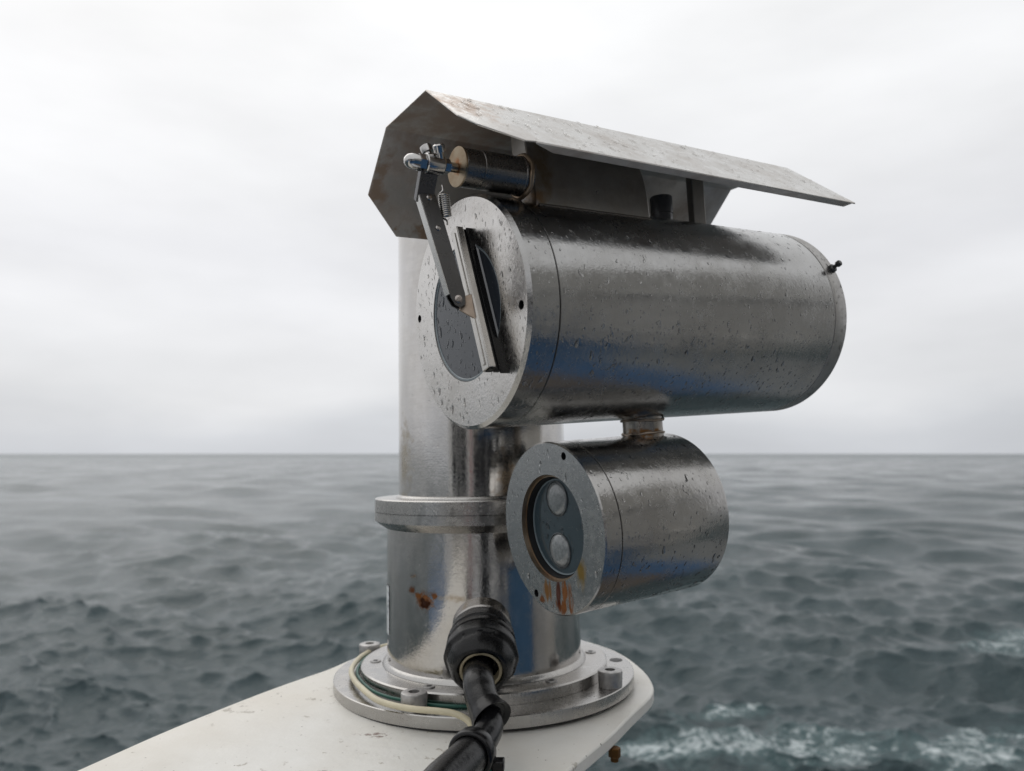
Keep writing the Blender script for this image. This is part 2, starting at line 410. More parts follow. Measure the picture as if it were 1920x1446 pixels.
# ------------------------------------------------------------------ the ship behind the viewer (its unseen fittings added for the steel's reflections)
M_deckblue = plain('blue_deck_paint', (.019, .078, .18), .45, scale=3, bscale=60)
M_cream = plain('cream_ship_paint', (.50, .485, .45), .55, scale=2, bscale=40)
M_shipwhite = plain('white_ship_paint', (.70, .69, .66), .5, scale=3, bscale=50)
M_red = plain('red_paint', (.30, .030, .025), .45)
M_blue = plain('blue_paint', (.045, .11, .20), .4)
M_blackp = plain('black_paint', (.012, .012, .014), .5)
def ship():
    o = link('ship_deck', mesh('ship_deck', *extrude_poly([(-7, -9), (3.6, -9), (3.6, .05), (2.15, .55), (1.9, 2.1), (1.5, 2.1), (1.5, -.42), (-.55, -.42), (-7, -2.4)], 'Z', -1.65, -1.45), False), M_deckblue); o['kind'] = 'structure'
    o = link('foredeck', mesh('foredeck', *extrude_poly([(3.6, .052), (3.6, 3.0), (1.95, 3.0), (1.902, 2.1), (2.152, .551)], 'Z', -1.65, -1.449), False), plain('grey_deck_paint', (.17, .18, .18), .5, scale=4)); o['kind'] = 'structure'
    o = link('added_brown_strip', mesh('added_brown_strip', *extrude_poly([(.72, -.418), (1.498, -.418), (1.498, 1.75), (.72, 1.45)], 'Z', -1.65, -1.446), False), plain('brown_strip_paint', (.085, .068, .052), .6, scale=6)); o['kind'] = 'structure'  # unseen brown strip added for the brown band mirrored low on the barrel
    t = thing('deckhouse', 'cream painted deckhouse of the ship mirrored in the side of the steel barrel', 'building')
    part('wall', box((3.603, -9, -1.65), (9, .95, 2.5)), M_cream, t)
    d = part('door', box((3.55, -4.4, -1.4), (3.600, -3.5, .5)), M_blackp, t)
    part('handle', box((3.51, -3.75, -.75), (3.548, -3.65, -.6)), M_shipwhite, d)
    for y in (-3.0, -1.9): part('window', box((3.57, y-.32, -.25), (3.600, y+.32, .45)), M_blackp, t)
    part('ledge', box((3.45, -9, 1.02), (3.600, .95, 1.10)), M_shipwhite, t)
    part('added_pipe', lathe([(-8.9, .05), (.9, .05)], 'Y', 12, (3.52, 0, -.75)), M_shipwhite, t)  # windows, ledge and this tube are added to vary the barrel's reflection
    t2 = thing('wheelhouse', 'white wheelhouse of the ship mirrored as pale bands in the post', 'building')
    part('wall', box((-5.5, -8.8, -1.446), (3.2, -5, 1.2)), M_shipwhite, t2)
    for x in (-4.6, -2.9, -1.0, .9): part('window', box((x, -4.998, -.4), (x+.9, -4.97, .6)), M_blackp, t2)
    for x in (-3.55, .25, 2.2): part('door', box((x, -4.998, -1.4), (x+.55, -4.96, .9)), M_blackp, t2)  # dark doors added to stripe the post's reflection
    rl = thing('added_guard_rail', 'unseen black rail added for the thin dark lines mirrored in the post', 'rail')  # unseen rail put in for more dark stripes in the post
    for x in (-1.7, -1.15, .55, 1.1): part('stanchion', lathe([(-1.446, .035), (.5, .035)], 'Z', 12, (x, -2.7, 0)), M_blackp, rl)
    for z_ in (-.9, -.35, .5): part('rail', lathe([(-1.7, .03), (1.1, .03)], 'X', 12, (0, -2.7, z_)), M_blackp, rl)
    k = thing('blue_stand_in', 'made-up tall blue box, unseen, added for the blue stripe mirrored low on the post', 'stand_in_box')  # unseen blue box invented to give the post its blue stripe
    part('body', extrude_poly([(1.55, -1.72), (2.62, -.62), (3.0, -.98), (1.95, -2.08)], 'Z', -1.446, -.02), M_blue, k, bevel=.01)
    part('door', extrude_poly([(1.66, -1.58), (2.55, -.67), (2.56, -.69), (1.67, -1.60)], 'Z', -1.38, -.08), M_blue, k)
    rp = thing('red_stand_in', 'red upright fire main pipe mirrored as the thin red stripe in the post', 'added_pipe')  # made up: takes the place of the viewer's red clothing in the reflection
    part('added_pipe', lathe([(-1.446, .055), (1.3, .055)], 'Z', 20, (-.72, -2.2, 0)), M_red, rp)
    part('red_drum', lathe([(-.12, .09), (.12, .09)], 'X', 20, (-.72, -2.2, -.9)), M_red, rp, bevel=.01)
    w = thing('dark_stand_in', 'black mushroom ventilator mirrored as the dark stripe in the post', 'dark_stand_in')  # made up: takes the place of the viewer's dark figure in the reflection
    part('dark_column', lathe([(-1.446, .16), (.3, .16)], 'Z', 28, (.10, -1.45, 0)), M_blackp, w)
    part('cap', lathe([(.302, .25), (.36, .27), (.46, .2), (.52, .06)], 'Z', 28, (.10, -1.45, 0)), M_blackp, w)
ship()

# ------------------------------------------------------------------ white bracket under the pedestal
DZ = -0.2933
def bracket():
    t = thing('mounting_bracket', 'white painted flat steel bracket arm with rounded end carrying the steel pedestal', 'bracket', Matrix.Translation((-.035, 1.0, DZ)))
    pts = [(.0548, .7247), (.1022, .8051), (.1335, .866), (.1649, .9255), (.1760, .9550), (.1800, .9850), (.1795, 1.0280), (.1724, 1.0764), (.162, 1.118), (.1452, 1.157), (.1094, 1.2054), (.065, 1.238), (.01, 1.25), (-.06, 1.245),
           (-.13, 1.215), (-.185, 1.165), (-.225, 1.105), (-.2500, 1.0480), (-.276, 1.004), (-.3058, .9510), (-.3375, .886), (-.3702, .8125), (-.4052, .7189), (-.52, .41), (-.85, -.5), (-.45, -.5), (-.178, .33)]
    Q = [Vector((x+.035, y-1.0)) for x, y in pts]; P = []
    for i in range(len(Q)):
        p0, p1, p2, p3 = Q[i-1], Q[i], Q[(i+1) % len(Q)], Q[(i+2) % len(Q)]
        if i >= len(Q)-5: P.append(tuple(p1)); continue
        for k in range(5):
            u_ = k/5; P.append(tuple(.5*((2*p1)+(p2-p0)*u_+(2*p0-5*p1+4*p2-p3)*u_*u_+(3*p1-p0-3*p2+p3)*u_**3)))
    m = NT('white_bracket_paint'); b = m.b
    n1 = m.noise(9, 6, .6); n2 = m.noise(70, 5, .65, loc=(2, 2, 0)); n3 = m.noise(2.2, 3, .5, loc=(1, 0, 0))
    c = m.mix(m.mr(n1, .35, .7, 0, 1), (.76, .75, .71), (.68, .655, .60))
    c = m.mix(m.mr(n3, .45, .7, 0, .5), c, (.72, .66, .56))
    chips = m.mr(m.math('ADD', m.math('MULTIPLY', n2, .62), m.math('MULTIPLY', m.noise(6, 3, .5, loc=(5, 5, 5)), .38)), .585, .62, 0, 1)
    c = m.mix(m.math('MULTIPLY', chips, .75), c, (.36, .32, .26))
    spots = m.mr(m.noise(170, 2, .5, loc=(9, 1, 0)), .715, .75, 0, 1)
    c = m.mix(m.math('MULTIPLY', spots, .85), c, (.10, .065, .05))
    c = m.mix(m.math('MULTIPLY', m.blob((0, 0, 0), (.222, .222, 1), .10, 45), .30), c, (.40, .36, .29))  # grimy contact shade round the base plate, painted into the colour
    for cc, rr in (((-.110, -.190, 0), (.015, .0045, .03)), ((-.104, -.196, 0), (.007, .004, .03)), ((-.235, .03, 0), (.012, .018, .05))):
        c = m.mix(m.math('MULTIPLY', m.blob(cc, rr, 1.2, 210), .75), c, (.12, .045, .025))
    m.l(c, b.inputs['Base Color']); m.l(m.mr(n1, .3, .7, .30, .5), b.inputs['Roughness'])
    nb = m.bump(m.noise(24, 4, .55), .55, .003); nb = m.bump(m.noise(160, 4, .6), .3, .0008, nb); nb = m.bump(chips, .35, .0006, nb)
    m.l(nb, b.inputs['Normal'])
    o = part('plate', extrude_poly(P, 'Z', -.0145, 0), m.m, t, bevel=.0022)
    # stiffening web below
    ex = Vector((-.5, -.866, 0)).normalized(); ey = Vector((.866, -.5, 0))
    part('web', bar(Vector((0, 0, -.075))+ex*(-.05), Vector((0, 0, -.075))+ex*1.5, ey, (0, 0, 1), .006, .0600), m.m, t)
    rb = steel('rusty_bolt_steel', (.25, .12, .04), .6, .1, (.16, .06, .015), .8, dew=.5, rust=[dict(a=((.1428, -.186, -.04), (.2, .2, .2), .0, 60), c=(.12, .055, .012), k=.95)])
    q = part('bolt', join(lathe([(-.0290, .0042), (-.0148, .0042)], 'Z', 24, (.1428, -.186, 0)), lathe([(-.0245, .0066), (-.0150, .0066)], 'Z', 6, (.1428, -.186, 0))), rb, t, bevel=.0006)
    q['label'] = 'rusty bolt under the edge of the bracket'
bracket()

# ------------------------------------------------------------------ pedestal
def pedestal():
    zax = Vector((-.01766, .01153, 1)).normalized(); xax = Vector((1, 0, -zax.x/zax.z)).normalized(); yax = zax.cross(xax)
    O = Vector((-.0332/.95, 1.0, -.3/.95)) + zax*((DZ+.3/.95)/zax.z)
    M = Matrix(((xax.x, yax.x, zax.x, O.x), (xax.y, yax.y, zax.y, O.y), (xax.z, yax.z, zax.z, O.z), (0, 0, 0, 1)))
    t = thing('pedestal', 'round stainless steel pedestal post with bolted flanges standing on the white bracket', 'pedestal', M)
    z = lambda w: w-DZ
    Rb, Ri, Rl, Rf, Ru = .1922, .1585, .12565, .14136, .1105
    zb, zi, zl, zf0, zf1 = z(-.2783), z(-.2647), z(-.2622), z(-.0560), z(-.0923)
    flat = steel('flange_steel', (.44, .43, .415), .25, .14, (.42, .38, .34), .4, brush=(60, 60, 300), bstr=.03, dew=.13, sscale=12)
    post = steel('post_steel', (.57, .555, .54), .11, .09, (.40, .35, .28), .5, brush=(20, 20, 700), bstr=.08, dew=.12, sscale=10,
                 rust=[dict(a=((-.094, -.098, z(-.06)+.11), (.012, .012, .035), .9, 120), c=(.32, .22, .10), k=.45),
                       dict(a=((-.098, -.055, z(-.06)+.05), (.02, .03, .05), .9, 90), c=(.30, .24, .14), k=.35),
                       dict(a=((.032, -.1, z(-.06)+.03), (.014, .02, .03), .9, 90), c=(.36, .24, .12), k=.4)])
    zr = z(-.172)
    low = steel('lower_post_steel', (.54, .525, .51), .12, .10, (.38, .33, .27), .5, brush=(20, 20, 700), bstr=.08, dew=.14, sscale=9,
                rust=[dict(a=((-.0655, -.107, zr-.004), (.0085, .02, .0075), .45, 160), c=(.030, .009, .004), k=1),
                      dict(a=((-.0655, -.107, zr-.001), (.0140, .02, .0120), .5, 200), c=(.24, .085, .02), k=.9),
                      dict(a=((-.0815, -.094, zr+.0095), (.0055, .02, .006), .4, 200), c=(.17, .055, .012), k=.95),
                      dict(a=((-.0535, -.112, zr+.0055), (.0052, .02, .006), .4, 200), c=(.18, .06, .012), k=.95),
                      dict(a=((-.0735, -.102, zr+.004), (.0062, .02, .0042), .4, 200), c=(.24, .09, .022), k=.9),
                      dict(a=((-.079, -.097, zr+.026), (.006, .02, .004), .5, 200), c=(.28, .18, .10), k=.6),
                      dict(a=((-.03, -.12, zr+.004), (.022, .02, .005), .6, 120), c=(.42, .33, .22), k=.4)])
    part('gasket_or_shade_ring', lathe([(.0002, Rb-.0008), (.0016, Rb-.0010)], 'Z', 128), M_dark, t)  # thin black ring added as contact shade under the base plate
    part('base_plate', lathe([(.0018, 0.05), (.0018, Rb), (zb-.0008, Rb), (zb, Rb-.001), (zb, .05)], 'Z', 160), flat, t)
    part('base_flange', lathe([(zb+.0002, .06), (zb+.0002, Ri), (zi-.0015, Ri), (zi, Ri-.0018), (zi, .06)], 'Z', 160), flat, t)
    part('weld', lathe([(zi+.0002, Rl+.006), (zi+.003, Rl+.0045), (zi+.0055, Rl+.0012), (zi+.0055, Rl-.003), (zi+.0002, Rl-.003)], 'Z', 128), flat, t)
    part('lower_post', lathe([(zi+.0003, Rl), (zf1+.004, Rl)], 'Z', 160, cap0=False, cap1=False), low, t)
    zm = z(-.0725)
    part('collar', lathe([(zf1-.002, Rl+.001), (zf1+.003, Rf-.007), (zf1+.008, Rf), (zm-.0006, Rf), (zm-.0004, Rf-.003)], 'Z', 160, cap0=False, cap1=True), flat, t)
    part('collar', lathe([(zm-.0003, Rf-.0035), (zm, Rf-.0002), (zf0-.0012, Rf-.0002), (zf0, Rf-.0016), (zf0, Ru-.005)], 'Z', 160, cap0=True, cap1=False), flat, t)
    part('weld', lathe([(zf0+.0001, Ru+.004), (zf0+.002, Ru+.003), (zf0+.0036, Ru+.0006), (zf0+.0036, Ru-.003)], 'Z', 128, cap0=False, cap1=False), flat, t)
    part('upper_post', lathe([(zf0+.0001, Ru), (z(.300), Ru), (z(.304), Ru-.004), (z(.304), 0.001)], 'Z', 160, cap0=False), post, t)
    # arm that carries the camera housing
    pm = t.matrix_world.inverted()
    a_ = pm @ (MH @ Vector((-.118, .155, 0.0))); b_ = pm @ (MH @ Vector((-.290, .155, -.012)))
    V, F = lathe_dir([(0, .048), ((b_-a_).length, .048)], a_, b_-a_, 48); part('side_arm', (V, F), post, t)
    dk = plain('galvanised_bolt', (.42, .41, .40), .45, metal=.8, var=.3, scale=120, bump=.4)
    def socket_bolt(ang, r, h=.019):
        x, y = r*math.cos(ang), r*math.sin(ang); q = zb+.0002
        o = part('bolt', lathe([(q, .0139), (q+h-.0022, .0146), (q+h-.0007, .0140), (q+h, .0125), (q+h, .0062), (q+h-.009, .0060)], 'Z', 40, (x, y, 0), cap0=True, cap1=True), dk, t)
        part('socket', lathe([(q+h-.0088, .0059), (q+h-.0082, .0059)], 'Z', 6, (x, y, 0)), M_dark, o)
    for ang_, h_ in ((-31, .019), (-113.5, .019), (157, .017), (60, .019)): socket_bolt(R_(ang_), .1775, h_)
    for k in range(6):
        ang = R_(5.5+60*k); x, y = .1405*math.cos(ang), .1405*math.sin(ang); q = zi+.0002
        o = part('flush_screw', lathe([(q, .0072), (q+.0010, .0068), (q+.0010, .0035)], 'Z', 32, (x, y, 0)), dk, t)
        part('socket', lathe([(q+.0011, .0034), (q+.0012, .0034)], 'Z', 6, (x, y, 0)), M_dark, o)
    for ang in (8, 100):
        x, y = .1765*math.cos(R_(ang)), .1765*math.sin(R_(ang))
        part('bolt_hole', lathe([(zb+.0002, .0085), (zb+.0004, .0085)], 'Z', 32, (x, y, 0)), plain('shaded_hole', (.06, .06, .06), .6), t)
    # paper label on the far left flank
    V = []; F = []; n = 8
    for k in range(n+1):
        a = R_(-172.5+k*1.8)
        for zz in (z(-.225), z(-.165)): V.append(((Rl+.0006)*math.cos(a), (Rl+.0006)*math.sin(a), zz))
    for k in range(n): F.append((2*k, 2*k+2, 2*k+3, 2*k+1))
    lm_ = NT('label_paper'); st = lm_.mr(lm_.noise(1, 2, .5, mscale=(60, 60, 260)), .48, .54, 0, 1); lm_.l(lm_.mix(st, (.60, .63, .64), (.32, .35, .37)), lm_.b.inputs['Base Color']); lm_.b.inputs['Roughness'].default_value = .6
    part('label_sticker', (V, F), lm_.m, t)
    rnd = random.Random(8); sp = []
    for _ in range(90):
        a = R_(rnd.uniform(-175, -20)); sp.append(((Rf*math.cos(a), Rf*math.sin(a), rnd.uniform(zm+.001, zf0-.002)), (math.cos(a), math.sin(a), 0), (0, 0, -1), rnd.uniform(.0005, .0014), 1.2))
    for _ in range(60):
        a = R_(rnd.uniform(-170, -20)); sp.append(((Rl*math.cos(a), Rl*math.sin(a), rnd.uniform(zf1-.10, zf1-.006)), (math.cos(a), math.sin(a), 0), (0, 0, -1), rnd.uniform(.0004, .0011), 1.6))
    for _ in range(80):
        a = R_(rnd.uniform(-175, 20)); sp.append((((Ru)*math.cos(a), Ru*math.sin(a), rnd.uniform(zf0+.01, z(.2))), (math.cos(a), math.sin(a), 0), (0, 0, -1), rnd.uniform(.0004, .0010), 1.8))
    for _ in range(160):
        a = R_(rnd.uniform(-180, 20)); r = rnd.uniform(Ri+.003, Rb-.002); sp.append(((r*math.cos(a), r*math.sin(a), zb), (0, 0, 1), (1, 0, 0), rnd.uniform(.0004, .0012), 1))
    add_drops(t, sp, rnd=rnd)
    return t
ped = pedestal()

# ------------------------------------------------------------------ black cable with its gland boot, and the earth wires
def cable():
    t = thing('power_cable', 'thick black sleeved cable leaving the rubber boot on the front of the post', 'cable')
    c0 = Vector((-.0345, .8800, -.2005)); d = Vector((.02, -.90, -.36)).normalized()
    part('gland_base', lathe_dir([(-.012, .0345), (.006, .0345), (.010, .031)], c0, d, 64), steel('gland_steel', (.45, .43, .41), .22, .1), t)
    V, F = lathe_dir([(.0065, .030), (.010, .0345), (.020, .0368), (.026, .0374), (.0275, .0350), (.030, .0350), (.0315, .0384), (.038, .0390), (.0395, .0364), (.042, .0364), (.0435, .0398), (.055, .0404), (.0575, .0396), (.0585, .0372), (.063, .0362), (.071, .0330), (.0765, .0290), (.079, .0262), (.0785, .0240), (.074, .0225), (.060, .0220), (.0600, .001)], c0, d, 72, cap0=False, cap1=False)
    rnd = random.Random(2)
    V = [tuple(Vector(v)+Vector((math.sin(v[2]*310+v[0]*120), math.cos(v[0]*270), math.sin(v[1]*330))) * .0005) for v in V]
    part('rubber_boot', (V, F), M_rubber, t, ang=60)
    part('liner_ring', lathe_dir([(.066, .0222), (.0765, .0226), (.0772, .0210), (.0765, .0196), (.066, .0194)], c0, d, 48, cap0=False, cap1=False), plain('cream_liner', (.42, .36, .24), .5), t)
    pe = c0+d*.060
    p = [pe+Vector((0, .012, .004)), pe+d*.016+Vector((-.003, 0, 0)), Vector((-.0335, .775, -.2315)), Vector((-.0305, .760, -.2395)), Vector((-.0250, .746, -.2475)), Vector((-.0205, .739, -.2515))]
    part('flexible_sleeve', tube(p, [.0150, .0155, .0160, .0162, .0165, .0170], 32), M_rubber, t, ang=60)
    f0 = p[-1]; fd = (p[-1]-p[-2]).normalized()
    part('sleeve_end', lathe_dir([(-.012, .0168), (-.006, .0178), (.000, .0200), (.0035, .0204), (.0035, .0185), (-.002, .0140)], f0, fd, 48, cap0=False, cap1=False), M_rubber2, t, ang=60)
    q = [f0-fd*.008, Vector((-.0215, .731, -.2570)), Vector((-.0245, .716, -.2610)), Vector((-.0310, .699, -.2640)), Vector((-.0400, .675, -.2655))]
    part('inner_cable', tube(q, .0135, 32), M_rubber2, t, ang=60)
    r_ = [Vector((-.0330, .693, -.2640)), Vector((-.0425, .664, -.2650)), Vector((-.0560, .628, -.2660)), Vector((-.0720, .575, -.2660)), Vector((-.11, .50, -.266)), Vector((-.24, .25, -.27)), Vector((-.32, -.1, -.30)), Vector((-.34, -.55, -.6))]
    part('conduit', tube(r_, [.0165, .0172, .0180, .0182, .018, .018, .018, .018], 32), M_rubber, t, ang=60)
    dd = (r_[1]-r_[0]).normalized()
    part('cable_tie', lathe_dir([(-.004, .0140), (-.005, .0196), (-.003, .0206), (.009, .0210), (.011, .0196), (.011, .0175)], r_[0]+dd*.004, dd, 48, cap0=False, cap1=False), M_rubber2, t, ang=60)
    part('tie_head', bar(r_[0]+dd*-.001+Vector((.021, .0, -.0115)), r_[0]+dd*.009+Vector((.023, 0, -.0125)), (1, 0, 0), (0, 0, 1), .0055, .005), M_rubber2, t, bevel=.0012)
    rnd = random.Random(4); sp = []
    for _ in range(70):
        k = rnd.random(); P0 = q[0].lerp(q[2], k); dv = (q[2]-q[0]).normalized(); an = rnd.uniform(-1.6, 1.6)
        nn = (Vector((math.sin(an), -.55*math.cos(an), .8*math.cos(an)))); nn = (nn-dv*nn.dot(dv)).normalized()
        sp.append((P0+nn*.01335, nn, (0, -.5, -1), rnd.uniform(.0003, .0008), 1.3))
    add_drops(t, sp, rnd=rnd)
cable()
def wires():
    zt = -.2783
    def w(name, label, pts, r, m, grp='two thin wires curling round the pedestal foot'):
        V, F = tube(pts, r, 14, 10); o = link(name, mesh(name, V, F, True, 60), m)
        o['label'] = label; o['category'] = 'wire'; o['group'] = 'insulated wires at the pedestal foot'; return o
    cw = plain('cream_insulation', (.62, .56, .40), .4, var=.12, scale=30, bump=.05)
    gw = plain('green_insulation', (.010, .095, .068), .4, var=.2, scale=30, bump=.05)
    P = [(-.150, 1.115, zt+.005), (-.1850, 1.0820, zt+.005), (-.2020, 1.0400, zt+.005), (-.2050, .9950, zt+.005), (-.2010, .9600, zt+.005), (-.1890, .9250, zt+.005), (-.1740, .8930, zt+.006), (-.1520, .8560, zt+.006),
         (-.1290, .8310, zt+.0075), (-.1040, .8130, zt+.0095), (-.0760, .8045, zt+.0100), (-.0590, .8010, zt+.0085), (-.0450, .7960, zt+.0030), (-.0370, .7880, zt-.008), (-.034, .775, DZ+.004), (-.0400, .74, DZ+.0035)]
    w('earth_wire', 'cream insulated wire curling round the pedestal foot to behind the black cable', P, .0034, cw)
    G = [(-.1480, 1.109, zt+.004), (-.1800, 1.077, zt+.0035), (-.1960, 1.0380, zt+.0035), (-.1982, .9950, zt+.0035), (-.1935, .9600, zt+.003), (-.1790, .9240, zt+.003), (-.1610, .8930, zt+.003), (-.1400, .8720, zt+.003), (-.1170, .8590, zt+.003),
         (-.0950, .8480, zt+.003), (-.0700, .8420, zt+.003), (-.0450, .8400, zt+.003), (-.025, .8380, zt+.003)]
    w('earth_wire', 'green insulated wire tucked against the inner flange beside the cream wire', G, .0020, gw)
    T = [(-.0280, .735, -.2700), (-.0220, .720, -.2760), (-.0165, .702, -.2790), (-.0180, .688, -.2820), (-.0260, .674, -.2860), (-.0380, .650, -.2880), (-.055, .61, -.288), (-.095, .53, -.289)]
    w('earth_wire', 'short turquoise wire peeping out beside the strap on the black cable', T, .0032, plain('turquoise_insulation', (.03, .30, .26), .4, bump=.05))
wires()

# ------------------------------------------------------------------ camera housing with sunshield and wiper
def housing():
    t = thing('surveillance_camera', 'large stainless steel marine camera barrel with folded sunshield and window wiper', 'camera', MH)
    body_m = steel('housing_steel', (.42, .418, .413), .195, .13, (.285, .275, .26), .85, brush=(12, 700, 12), bstr=.15, dew=.20, sscale=11)
    cap_m = steel('end_cap_steel', (.38, .37, .355), .40, .12, (.34, .31, .27), .5, brush=(12, 700, 12), bstr=.15, dew=.3, sscale=14)
    face_m = steel('face_steel', (.64, .62, .595), .24, .14, (.46, .41, .36), .5, brush=(60, 60, 60), bstr=.03, dew=.28, sscale=12)
    s1, s2 = .0308, .4034; g = .0004
    # bezel: outer skin + chamfer, front face with window and screw holes
    wr = .0640; ch = .0032
    holes = [(.096*math.cos(R_(-5.3+180*k)), .096*math.sin(R_(-5.3+180*k))) for k in range(2)]
    part('barrel', lathe([(s1+g, RH-.0012), (s1+g+.0006, RH), (s2-g-.0006, RH), (s2-g, RH-.0012)], 'Y', 256), body_m, t)
    bz = part('bezel', lathe([(s1-g, RH-.0012), (s1-g-.0006, RH+.0002), (ch, RH+.0002), (0, RH-ch)], 'Y', 256, cap0=False, cap1=False), body_m, t)
    fc = part('face_ring', holes_disc(RH-ch, wr, 0.0, holes, .0040, 192), face_m, bz, ang=20)
    part('window_rim', lathe([(0, wr), (.0020, wr-.0004)], 'Y', 192, cap0=False, cap1=False), face_m, bz)
    for hx, hz in holes:
        part('screw_hole', lathe([(0, .0040), (.006, .0040)], 'Y', 24, (hx, 0, hz), cap0=False), M_dark, bz)
    part('seam', lathe([(s1-.001, RH-.0011), (s1+.001, RH-.0011)], 'Y', 128), M_dark, t)
    part('seam', lathe([(s2-.001, RH-.0013), (s2+.001, RH-.0013)], 'Y', 128), M_dark, t)
    part('rear_cap', lathe([(s2+g, RH-.0012), (s2+g+.0006, RH), (LH-.003, RH), (LH-.0008, RH-.0010), (LH, RH-.003)], 'Y', 256, cap0=False), cap_m, t)
    gm = NT('dark_window_glass'); b = gm.b; b.inputs['Base Color'].default_value = (.034, .040, .050, 1); b.inputs['IOR'].default_value = 1.6
    gm.l(gm.mr(gm.noise(30, 4, .6), .35, .7, .03, .12), b.inputs['Roughness']); gm.l(gm.bump(gm.noise(26, 2, .5), .25, .0015), b.inputs['Normal'])
    w = part('window', lathe([(.0018, .002), (.0018, wr-.0002)], 'Y', 128, cap0=True, cap1=False), gm.m, t)
    part('gasket_or_shade_ring', lathe([(.0018, wr-.0003), (.0012, wr-.0006), (.0010, wr-.0022), (.0016, wr-.0030)], 'Y', 128, cap0=False, cap1=False), plain('grey_gasket', (.24, .28, .30), .35, bump=0), w)
    # rear knob
    an = math.atan2(.0466, .0975); n = Vector((math.cos(an), 0, math.sin(an)))
    P = n*(RH-.001)+Vector((0, .4185, 0))
    part('locking_screw', join(lathe_dir([(0, .0050), (.0040, .0048), (.005, .0036)], P, n, 24), lathe_dir([(.0045, .0021), (.0085, .0021)], P, n, 20), lathe_dir([(.0082, .0030), (.0090, .0036), (.0128, .0036), (.0138, .0028)], P, n, 6)),
         plain('dark_screw', (.10, .10, .10), .4, metal=.8), t, bevel=.0003)
    # weld mount between barrel and sunshield (rounded saddle box)
    hw = .0585
    pr = [(.049, .088), (.0475, .105), (.0430, .120), (.0400, .135), (.0385, .150), (.0380, .1665), (.150, .1665), (.161, .158), (.1705, .149), (.1775, .139), (.1820, .127), (.1845, .112), (.1860, .088)]
    mm = steel('mount_steel', (.34, .325, .305), .38, .12, (.20, .16, .12), .7, brush=(200, 20, 20), bstr=.1, dew=.2, sscale=16,
               rust=[dict(a=((.0585, .055, .130), (.03, .013, .04), .7, 60), c=(.22, .16, .10), k=.6), dict(a=((.0585, .050, .098), (.02, .010, .008), .6, 90), c=(.24, .15, .08), k=.7)])
    part('shield_mount', extrude_poly(pr, 'X', .036, hw), mm, t, ang=40, bevel=.0015)
    # weld bead round the foot of the mount
    wb = [(.0592, y, math.sqrt(RH**2-.0592**2)+.0002) for y in np.linspace(.050, .186, 26)]
    part('weld', tube(wb, .0013, 10, 2), steel('weld_steel', (.20, .18, .16), .45, .1, dew=.5), t)
    part('plug', join(lathe([(.1035, .0112), (.119, .0118)], 'Z', 36, (0, .260, 0)), lathe([(.1192, .0125), (.1375, .0125), (.1390, .0115)], 'Z', 36, (0, .260, 0))), plain('dark_plug', (.16, .16, .165), .4, metal=.7), t)
    sv = steel('strut_steel', (.26, .25, .235), .4, .1, dew=.2)
    part('strut', box((-.0045, .3060, .100), (.0045, .3260, .1810)), sv, t, bevel=.001)
    # stub that carries the lamp below
    part('lamp_stub', join(lathe([(-.1300, .0212), (-.1060, .0212), (-.098, .0212)], 'Z', 64, (0, .2095, 0)), ), steel('stub_steel', (.34, .32, .295), .33, .14, (.22, .17, .12), .8, sscale=40, rust=[dict(a=((.015, .198, -.1225), (.016, .02, .005), .8, 150), c=(.24, .12, .04), k=.8)]), t)
    for zz, rr in ((-.1240, .0218), (-.1085, .0222)):
        part('weld', tube([( rr*math.cos(a), .2095+rr*math.sin(a), zz+.0003*math.sin(a*9)-(.0016 if zz > -.12 else -.0014)*math.cos(a)**2) for a in np.linspace(0, 2*PI, 40)], .0014, 8, 2), steel('stub_weld_steel', (.40, .33, .27), .4, .1, dew=.5), t)

    # ---- sunshield
    w1, w0, h, wne, hne, wfe, hfe, s0, s3, s2e, s2f, tn, tf = .0434, -.0434, .1839, .1266, .1169, -.1289, .1036, -.05, .4287, -.0074, -.007, .6388, .6195
    dh = lambda s: -.0022*(s-s0)/(s3-s0)
    V = []; F = []
    def add(s, w, u): V.append((w, s, u+dh(s))); return len(V)-1
    nf, nr = add(s0, w1, h), add(s3, w1, h); ff, fr = add(s0, w0, h), add(s3, w0, h)
    F.append((nf, nr, fr, ff))
    n1 = add(s0, w1+(wne-w1)*tn, h+(hne-h)*tn); n1b = add(s0+.010, w1+(wne-w1)*.80, h+(hne-h)*.80)
    n2 = add(s2e, wne+.0008, hne-.0006); n2b = add(s2e+.010, wne-.001, hne+.001); n3 = add(s3, wne, hne)
    F.append((nf, n1, n1b, n2, n2b, n3, nr))
    f1 = add(s0, w0+(wfe-w0)*tf, h+(hfe-h)*tf); f2 = add(s2f, wfe, hfe); f3 = add(s3, wfe, hfe)
    F.append((ff, fr, f3, f2, f1))
    me = bpy.data.meshes.new('sunshield'); me.from_pydata(V, [], F); me.update()
    for p_ in me.polygons: p_.use_smooth = False
    sm = steel('sunshield_steel', (.57, .56, .54), .33, .14, (.36, .30, .25), .7, brush=(25, 25, 25), bstr=.04, dew=.25, sscale=22,
               rust=[dict(a=((-.03, -.01, .18), (.08, .06, .03), 1.1, 70), c=(.42, .33, .27), k=.5), dict(a=((.07, -.03, .165), (.05, .035, .03), .9, 90), c=(.42, .32, .25), k=.5),
                     dict(a=((-.123, .03, .11), (.02, .04, .012), 1.0, 90), c=(.36, .26, .19), k=.5), dict(a=((-.09, -.045, .145), (.03, .012, .04), 1.0, 90), c=(.42, .32, .25), k=.4)])
